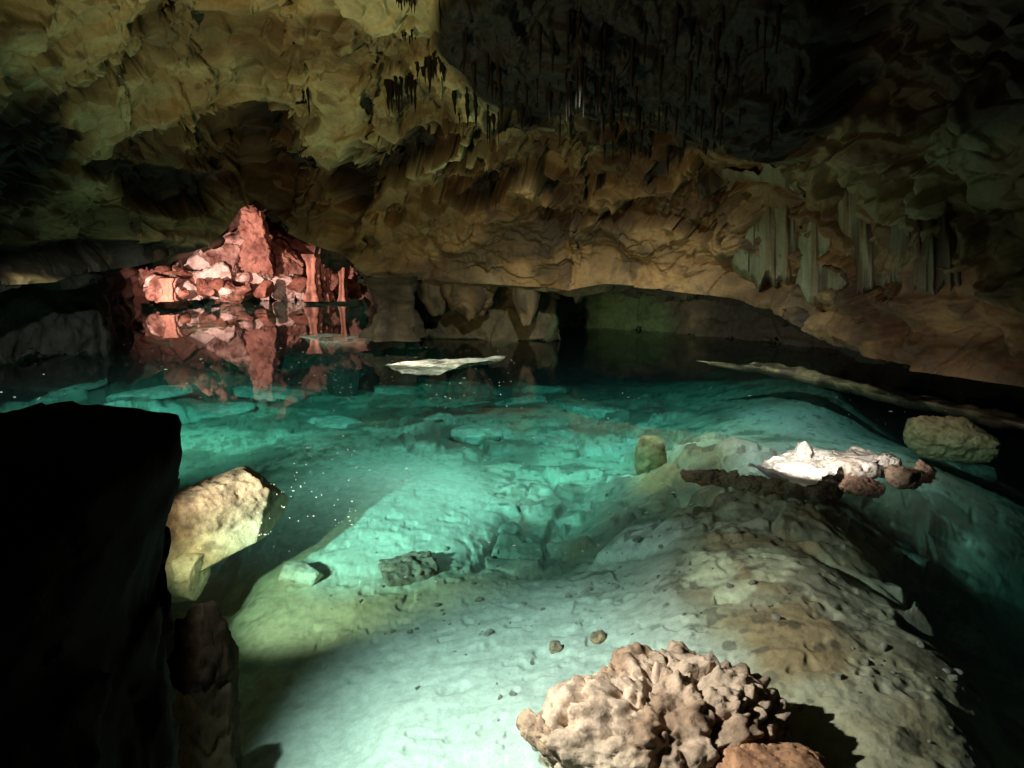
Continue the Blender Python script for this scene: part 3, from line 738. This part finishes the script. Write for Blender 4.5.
rock('boulder', p, (1.9, .9, .55), 650, 'long smooth white slab glowing in the upper left of the grotto', 'boulder', col=(0.86, 0.78, 0.70), col2=(0.7, 0.55, 0.45), rz=-8, tilt=(35, -30), cuts=6, rough=0.08, sub=5, mat=M_grotto, c2=-0.3)
p = gp(256, 243, 26.4)
rock('boulder', p, (0.78, 0.8, 1.38), 651, 'tall pointed red rock forming the peak of the grotto', 'boulder', col=(0.46, 0.26, 0.20), col2=(0.16, 0.055, 0.04), rz=25, cuts=14, cut=(.45, .8), rough=0.26, knob=0.12, kscale=3.0, sub=6, mat=M_grotto)
p = gp(250, 280, 29.6)
rock('boulder', p, (5.6, 2.2, 1.7), 652, 'great mound of brown rubble at the back of the grotto', 'boulder', col=PK[0], col2=PK[1], cuts=8, rough=0.2, knob=0.2, kscale=3.5, sub=6, mat=M_grotto)

rg = random.Random(12)
GS = []
for i in range(34):
    px = rg.uniform(150, 345); top = np.interp(px, [145, 190, 230, 256, 285, 310, 350], [282, 268, 250, 238, 252, 266, 284])
    py = rg.uniform(top, 296)
    p = gp(px, py, 24.6 + 0.09 * (297 - py)); s0 = rg.uniform(0.16, 0.42)
    if i < 6:
        o = rock('rubble_stone', p, (s0, s0 * .8, s0 * .75), 670 + i, 'small reddish stone in the rubble pile of the grotto', 'stone', group='stones of the grotto rubble pile', col=[(0.72, 0.6, 0.52), PK[0], (0.34, 0.17, 0.12)][i % 3], col2=PK[1], rz=60 * i, tilt=(20, 30 * i), cuts=10, cut=(0.45, 0.8), rough=0.14, sub=4, mat=M_grotto, box=0.7); GS.append((o, s0))
    else:
        o0, s1 = GS[i % 6]; o = o0.copy(); COL.objects.link(o); o.location = Vector([float(q) for q in p]); o.scale = (s0 / s1,) * 3
        o.rotation_euler = (rg.uniform(-1, 1), rg.uniform(-1, 1), rg.uniform(0, 6))

rock('boulder', gp(232, 258, 27), (1.2, .8, .75), 655, 'sloping pink rock shoulder left of the grotto peak', 'boulder', col=(0.6, 0.45, 0.38), col2=PK[1], rz=20, tilt=(0, -28), cuts=12, cut=(.5, .8), rough=0.2, knob=0.1, sub=6, mat=M_grotto)
rock('boulder', gp(283, 262, 27), (1.1, .8, .75), 656, 'rust coloured rock shoulder right of the grotto peak', 'boulder', col=(0.42, 0.25, 0.19), col2=PK[1], rz=-20, tilt=(0, 26), cuts=12, cut=(.5, .8), rough=0.2, knob=0.1, sub=6, mat=M_grotto)

def column(px, d, py0, py1, w, seed, label, lean=0.0, ccol=(0.50, 0.28, 0.20)):
    a = point(px, py0, d); b = point(px + lean, py1, d)
    n, m = 60, 28
    q = np.linspace(0, 1, n)[:, None]; th = np.linspace(0, 2 * pi, m, endpoint=False)[None, :]
    r_ = w * (0.75 + 0.6 * (2 * q - 1) ** 2) * (1 + 0.0 * th)
    x = a[0] + (b[0] - a[0]) * q + r_ * np.cos(th); y = a[1] + (b[1] - a[1]) * q + r_ * np.sin(th); z = a[2] + (b[2] - a[2]) * q + 0 * th
    V = np.stack([x, y, z], -1).reshape(-1, 3)
    ctr = np.repeat(a[None] + (b - a)[None] * q, m, 0)
    nn = V - ctr; nn[:, 2] = 0; nn /= np.maximum(np.linalg.norm(nn, axis=1, keepdims=True), 1e-6)
    V = V + nn * (w * 0.5 * (fbm(V * 4, 4, seed) + 0.6 * np.sin(np.tile(th.ravel() * 5, n) + 2 * fbm(V, 2, 3))))[:, None]
    c = np.tile(np.array(ccol), (len(V), 1)); c = mixc(c, [q_ * 0.5 for q_ in ccol], sstep(-0.2, 0.4, fbm(V * 3, 3, seed)))
    o = mesh_np('stone_column', V, grid_faces(n, m, True), c, M_grotto)
    recentre(o, (b[0], b[1], b[2]))
    tag(o, label, 'column')
column(312, 24.5, 254, 301, 0.22, 701, 'tallest reddish stone column standing in the grotto mouth', 2)
column(322, 24.8, 262, 301, 0.18, 702, 'leaning stone column just right of the tallest grotto column', 5)
column(343, 24.4, 266, 301, 0.14, 703, 'thin dark stone column near the right wall of the grotto', 0)
column(393, 14.4, 276, 338, 0.42, 704, 'thick dark column between the grotto and the alcove, rising from the water', 3, (0.12, 0.075, 0.045))
column(168, 24.6, 278, 301, 0.2, 705, 'short dark stone post at the left of the grotto mouth', 0)

# hanging rocks under the lip, centre
def hang(name, px, py0, py1, d, w, seed, label, cat, col, mat=M_wall, flat=0.6, n=70, m=40, rag=0.25):
    a = point(px, py0, d); b = point(px, py1, d)
    q = np.linspace(0, 1, n)[:, None]; th = np.linspace(0, 2 * pi, m, endpoint=False)[None, :]
    r_ = w * np.sqrt(np.clip(1 - q ** 3, 0, 1)) * (1 - 0.25 * q)
    rx = np.array([1.0, 0, 0])
    x = a[0] + r_ * np.cos(th); y = a[1] + r_ * np.sin(th) * flat
    z = a[2] + (b[2] - a[2]) * q + 0 * th
    V = np.stack([x, y, z], -1).reshape(-1, 3)
    flt = fbm(np.stack([V[:, 0] * 9, V[:, 1] * 9, V[:, 2] * 1.2], -1), 4, seed)
    qq = np.repeat(q.ravel(), m); tt = np.tile(th.ravel(), n)
    V[:, 0] += np.cos(tt) * 0.22 * w * flt * (1 - qq ** 6); V[:, 1] += np.sin(tt) * 0.22 * w * flt * (1 - qq ** 6)
    V[:, 2] += rag * (a[2] - b[2]) * qq * fbm(np.stack([V[:, 0] * 5, V[:, 1] * 5, V[:, 0] * 0], -1), 4, seed + 5)
    c = np.tile(np.array(col, float), (len(V), 1)); c = mixc(c, [k * 0.35 for k in col], sstep(-0.1, 0.35, flt))
    o = mesh_np(name, V, grid_faces(n, m, True), c, mat)
    recentre(o, (a[0], a[1], a[2]))
    tag(o, label, cat)
hang('hanging_rock', 470, 268, 318, 14.5, 0.62, 801, 'wide rusty hanging rock curtain over the alcove in the middle of the far wall', 'rock curtain', (0.20, 0.105, 0.05))
hang('hanging_rock', 435, 268, 312, 14.7, 0.42, 802, 'narrow brown rock curtain beside the thick dark column', 'rock curtain', (0.13, 0.08, 0.04))
hang('hanging_rock', 526, 272, 322, 14.1, 0.30, 803, 'ragged brown hanging rock left of the green tinted alcove', 'rock curtain', (0.17, 0.10, 0.05))

# ---------------------------------------------------------------- stalactites and draperies
def vat(px, py):
    k = np.argmin((VPX - px) ** 2 + (VPY - py) ** 2)
    return VAULT[k], VN[k]

def spike(L, rad, seed, n=14, m=8):
    q = np.linspace(0, 1, n)[:, None]; th = np.linspace(0, 2 * pi, m, endpoint=False)[None, :]
    rr = rad * ((1 - q) ** 0.7 * 0.85 + 0.06) * (1 + 0.25 * np.sin(q * 13 + seed))
    wx = 0.02 * L * np.sin(q * 5 + seed); wy = 0.02 * L * np.cos(q * 4 + seed * 2)
    V = np.stack([wx + rr * np.cos(th), wy + rr * np.sin(th), 0.06 * L - q * L * 1.06 + 0 * th], -1).reshape(-1, 3)
    F_ = grid_faces(n, m, True)
    return V, F_
sp = []
for k in range(6):
    V, F_ = spike(1.0, 0.09 + 0.02 * (k % 3), k * 1.7)
    c = np.tile(np.array([0.022, 0.017, 0.013]), (len(V), 1))
    o = mesh_np('stalactite', V, F_, c, M_black); sp.append(o)
used = [0]
def stal(px, py, lpx, wpx, label, group):
    p, nrm = vat(px, py)
    d = math.hypot(p[0], p[1]); sc = d / F
    i = used[0]
    if i < 6: o = sp[i]
    else:
        o = sp[i % 6].copy(); COL.objects.link(o)
    used[0] += 1
    o.location = Vector([float(v) for v in (p - 0.0 * nrm + np.array([0, 0, 0.02]))])
    Ls = lpx * sc; ws = wpx * sc / 0.18
    o.scale = (ws, ws, Ls); o.rotation_euler = (0, 0, r.uniform(0, 6.28))
    tag(o, label, 'stalactite', group)
GL = 'stalactites fringing the dark roof mass'
for i in range(70):
    px = r.uniform(452, 640); py = 108 - 0.12 * (px - 452) + r.uniform(-22, 12) + (12 if px > 560 else 0)
    stal(px, py, r.uniform(8, 34), r.uniform(2.0, 4.5), 'thin black stalactite hanging from the dark roof mass', GL)
for i in range(60):
    px = r.uniform(460, 800); py = r.uniform(5, 110)
    stal(px, py, r.uniform(14, 48), r.uniform(2.5, 6), 'thin black stalactite hanging from the dark roof mass', GL)
for i in range(40):
    px = r.uniform(600, 720); py = r.uniform(100, 150)
    stal(px, py, r.uniform(8, 26), r.uniform(2, 4), 'thin black stalactite hanging from the dark roof mass', GL)
for i in range(14):
    stal(384 + i * 2.3 + r.uniform(-1, 1), 82 - 0.45 * i + r.uniform(-2, 3), r.uniform(10, 34), r.uniform(2.5, 4.5), 'black stalactite in the small cluster hanging left of the dark roof mass', 'stalactite cluster left of the dark roof mass')
for i in range(14):
    stal(415 + i * 2.2 + r.uniform(-1, 1), 62 - 0.2 * i + r.uniform(-5, 4), r.uniform(8, 32), r.uniform(2.5, 5), 'black stalactite in the cluster at the upper left corner of the roof mass', 'stalactite cluster at the corner of the roof mass')
for i in range(6):
    stal(400 + i * 3 + r.uniform(-1, 1), 34 + r.uniform(-2, 2), r.uniform(4, 11), 2.5, 'tiny black stalactite below the brown scar in the upper ceiling', 'tiny stalactites in the upper ceiling')
for i in range(8):
    stal(396 + i * 2.6, -3 + r.uniform(-2, 2), r.uniform(6, 16), 2.5, 'small black stalactite at the very top edge of the picture', 'stalactites at the top edge')
stal(440, 0, 27, 2.2, 'single long thin stalactite hanging from the top edge beside the roof mass', None)
stal(308, 90, 28, 3.0, 'single short black stalactite hanging on the pale left ceiling', None)
stal(303, 92, 12, 2.2, 'tiny stalactite beside the single one on the pale left ceiling', None)

def drapery(pxs, top, bot, depth, seed, label, col):
    """a fluted flowstone sheet grown on the wall: thick, closed, its edges sunk in the wall"""
    x0, x1 = pxs; nx, ny = 160, 120
    gx, gy = np.meshgrid(np.linspace(0, 1, nx), np.linspace(0, 1, ny))
    sel = (VPX > x0 - 40) & (VPX < x1 + 40) & (VPY > min(top) - 60) & (VPY < max(bot) + 60); sel &= np.arange(len(VPX)) % 7 == 0
    sx, sy, sv = VPX[sel], VPY[sel], VAULT[sel]
    px = x0 + (x1 - x0) * gx; ty = np.interp(gx, [0, 0.5, 1], top); by_ = np.interp(gx, [0, 0.5, 1], bot)
    rag = fbm(np.stack([gx.ravel() * (x1 - x0) / 9.0, gx.ravel() * 0, gx.ravel() * 0 + seed], -1), 4, seed + 8).reshape(gx.shape)
    by_ = by_ + 16 * rag; ty = ty - 14 + 10 * rag
    py = ty + (by_ - ty) * gy
    pts = np.zeros((ny, nx, 3))
    step = 4
    cs = []
    for j in range(0, ny):
        for i in range(0, nx, 1):
            pass
    # coarse lookup, then smooth interpolation
    ci = np.linspace(0, nx - 1, 33).astype(int); cj = np.linspace(0, ny - 1, 25).astype(int)
    def wmean(u, v_):
        wt = np.exp(-0.5 * ((sx - u) ** 2 + (sy - v_) ** 2) / 16.0 ** 2); wt /= wt.sum()
        m_ = (sv * wt[:, None]).sum(0); mx_, my_ = (sx * wt).sum(), (sy * wt).sum()
        d_ = math.hypot(m_[0], m_[1])
        return point(u, v_, d_)
    cg = np.array([[wmean(px[j, i], py[j, i]) for i in ci] for j in cj])
    for k in range(3):
        t1 = np.array([np.interp(np.arange(nx), ci, cg[j, :, k]) for j in range(len(cj))])
        pts[:, :, k] = np.array([np.interp(np.arange(ny), cj, t1[:, i]) for i in range(nx)]).T
    pts = pts.reshape(-1, 3)
    inward = -pts.copy(); inward[:, 2] = 0; inward /= np.linalg.norm(inward, axis=1, keepdims=True)
    fl = fbm(np.stack([gx.ravel() * (x1 - x0) / 11.0, gy.ravel() * 0.8, gx.ravel() * 0], -1), 4, seed)
    fl2 = fbm(np.stack([gx.ravel() * (x1 - x0) / 5.0, gy.ravel() * 1.2, gx.ravel() * 0 + 5], -1), 3, seed + 3)
    edge = np.minimum(np.minimum(gx, 1 - gx) * 4, 1) ** 0.7 * np.minimum((1 - gy) * 8, 1) * sstep(0.0, 0.75, gy)
    off = depth * edge.ravel() * (0.9 + 0.7 * fl + 0.3 * fl2) - 0.6 * (1 - np.clip(edge.ravel(), 0, 1)) ** 2
    front = pts + inward * off[:, None]
    front[:, 2] -= 0.12 * np.clip(gy.ravel() - 0.6, 0, 1) * fl2
    back = pts - inward * 0.35
    c = np.tile(np.array(col, float), (len(front), 1)); c = mixc(c, (0.07, 0.045, 0.028), 0.85 * sstep(0.0, 0.35, -fl)); c = mixc(c, (0.16, 0.08, 0.04), 0.6 * sstep(0.0, 0.4, fl2))
    V = np.concatenate([front, back]); n0 = len(front)
    Fq = grid_faces(ny, nx); Fq = np.concatenate([Fq, Fq[:, ::-1] + n0])
    rim = list(range(nx)) + [j * nx + nx - 1 for j in range(1, ny)] + [(ny - 1) * nx + i for i in range(nx - 2, -1, -1)] + [j * nx for j in range(ny - 2, 0, -1)]
    R_ = np.array([[rim[k], rim[(k + 1) % len(rim)], rim[(k + 1) % len(rim)] + n0, rim[k] + n0] for k in range(len(rim))])
    Fq = np.concatenate([Fq, R_])
    o = mesh_np('flowstone_curtain', V, Fq, np.concatenate([c, c]), M_wall)
    recentre(o, pts[nx // 2])
    tag(o, label, 'flowstone')
drapery((722, 806), (186, 180, 174), (275, 292, 290), 0.20, 901, 'brown fluted flowstone curtain left of the pale one on the right wall', (0.19, 0.165, 0.10))
drapery((790, 880), (170, 168, 168), (308, 318, 306), 0.24, 902, 'pale grey fluted flowstone curtain on the right wall, longest of the three', (0.27, 0.25, 0.16))
drapery((864, 972), (174, 172, 184), (290, 300, 300), 0.20, 903, 'dark streaked flowstone curtain nearest the right edge of the wall', (0.17, 0.155, 0.10))

# ---------------------------------------------------------------- floating flecks
def flecks():
    V = []; Fq = []
    rr = np.random.default_rng(77)
    spots = [((250, 380), (445, 535), 80), ((180, 620), (395, 600), 130), ((600, 1000), (380, 520), 90), ((250, 520), (340, 400), 150), ((0, 350), (300, 400), 90)]
    for (x0, x1), (y0, y1), n in spots:
        px = rr.uniform(x0, x1, n); py = rr.uniform(y0, y1, n)
        x, y = ground(px, py, 0.003)
        for a, b in zip(x, y):
            s_ = (0.0014 + 0.0045 * rr.random() ** 4) * max(1, math.hypot(a, b) / 5); k0 = len(V); an = rr.uniform(0, 6.28); el = rr.uniform(1.0, 2.4)
            for zz_ in (0.001, 0.004):
                for j in range(6):
                    t_ = an + j * pi / 3; q = s_ * rr.uniform(.6, 1.2)
                    V.append((a + q * el * math.cos(t_), b + q * math.sin(t_), zz_))
            Fq.append([k0 + 6, k0 + 7, k0 + 8, k0 + 9]); Fq.append([k0 + 9, k0 + 10, k0 + 11, k0 + 6])
            for j in range(6): Fq.append([k0 + j, k0 + (j + 1) % 6, k0 + 6 + (j + 1) % 6, k0 + 6 + j])
    o = mesh_np('floating_flecks', V, Fq, None, M_flake, smooth=False)
    tag(o, 'tiny pale mineral flecks floating on the still water', 'mineral flecks', kind='stuff')
flecks()

# ---------------------------------------------------------------- lamps and added fill lights
def spot(name, loc, target, power, col, cone=70, blend=0.6, rad=0.05):
    l = bpy.data.lights.new(name, 'SPOT'); l.energy = power; l.color = col; l.spot_size = math.radians(cone); l.spot_blend = blend; l.shadow_soft_size = rad
    o = bpy.data.objects.new(name, l); COL.objects.link(o)
    loc = Vector([float(v) for v in loc]); o.location = loc
    o.rotation_euler = (Vector([float(v) for v in target]) - loc).to_track_quat('-Z', 'Y').to_euler()
    return o
def G3(px, py, z=0.0):
    x, y = ground(px, py, z); return (float(x), float(y), z)
spot('near_floodlight', (-1.6, 2.75, 1.85), G3(590, 715, -0.5), 1050, (0.96, 0.97, 0.94), 78, 1.0, 0.04)
spot('left_floodlight', (-2.5, 3.7, 0.45), (-0.9, 6.9, -0.75), 540, (1.0, 0.70, 0.40), 60, 0.7, 0.04)
spot('far_fill', (-6.0, 8.0, 3.0), (-5.6, 12.0, -0.9), 3000, (0.80, 1.0, 0.86), 78, 0.9, 0.06)  # added fill, brightens the otherwise dark water far left
spot('side_floodlight', (-3.1, 2.8, 0.95), (1.4, 11.0, -1.2), 4200, (0.78, 1.0, 0.90), 36, 1.0, 0.05)
c = G3(792, 488, 0.0)
spot('ridge_floodlight', (c[0], c[1] + 0.02, 0.45), G3(862, 436, -0.45), 105, (1.0, 0.93, 0.84), 92, 0.8, 0.015)
spot('bank_fill', (3.5, 7.0, 1.5), (4.3, 7.7, -0.2), 90, (0.95, 1.0, 0.92), 74, 0.9, 0.03)  # added fill in open air without a fixture, lifts the right shallows
g = point(190, 300, 13.2)
spot('grotto_floodlight', (g[0], g[1], 0.7), point(245, 272, 25), 1300, (1.0, 0.56, 0.47), 30, 0.5, 0.08)
g = point(134, 288, 20.5)
spot('grotto_side_floodlight', (g[0], g[1], 0.9), point(250, 275, 26), 3000, (1.0, 0.60, 0.52), 80, 0.5, 0.08)
spot('pool_fill', (0.6, 8.0, 3.8), (0.6, 10.6, -1.5), 1900, (0.78, 1.0, 0.90), 112, 1.0, 0.08)  # added overhead fill with no lamp body, brightens the middle of the pool
spot('wall_bounce_fill', (-3.7, 5.5, 0.35), point(390, 110, 10), 580, (1.0, 0.83, 0.38), 104, 0.9, 0.08)  # added fill standing in for light bounced up off the pool floor
s_ = G3(372, 367, 0.0)
spot('beam_light', (s_[0] - 0.5, s_[1] + 0.2, 0.35), G3(470, 363, 0), 420, (1.0, 0.97, 0.85), 34, 0.5, 0.04)

# ---------------------------------------------------------------- world
w = bpy.data.worlds.new('World'); SC.world = w; w.use_nodes = True
bg = w.node_tree.nodes['Background']
sky = w.node_tree.nodes.new('ShaderNodeTexSky'); sky.sky_type = 'NISHITA'; sky.sun_disc = False; sky.sun_elevation = math.radians(2)
w.node_tree.links.new(sky.outputs[0], bg.inputs['Color']); bg.inputs['Strength'].default_value = 0.005

# ---------------------------------------------------------------- camera and render
cam = bpy.data.cameras.new('camera'); co = bpy.data.objects.new('camera', cam); COL.objects.link(co)
cam.sensor_width = 36; cam.lens = F * 36 / 1024; cam.clip_end = 300; cam.clip_start = 0.02
co.location = (0, 0, CAMH); co.rotation_euler = (pi / 2 - PITCH, 0, 0)
SC.camera = co
SC.view_settings.view_transform = 'Standard'; SC.view_settings.look = 'None'; SC.view_settings.gamma = 1; SC.view_settings.exposure = 0
cy = SC.cycles
cy.use_denoising = True
try: cy.denoiser = 'OPENIMAGEDENOISE'
except Exception: pass
cy.max_bounces = 8; cy.diffuse_bounces = 3; cy.glossy_bounces = 3; cy.transparent_max_bounces = 12; cy.volume_bounces = 0
cy.sample_clamp_indirect = 4.0
cy.caustics_reflective = False; cy.caustics_refractive = False
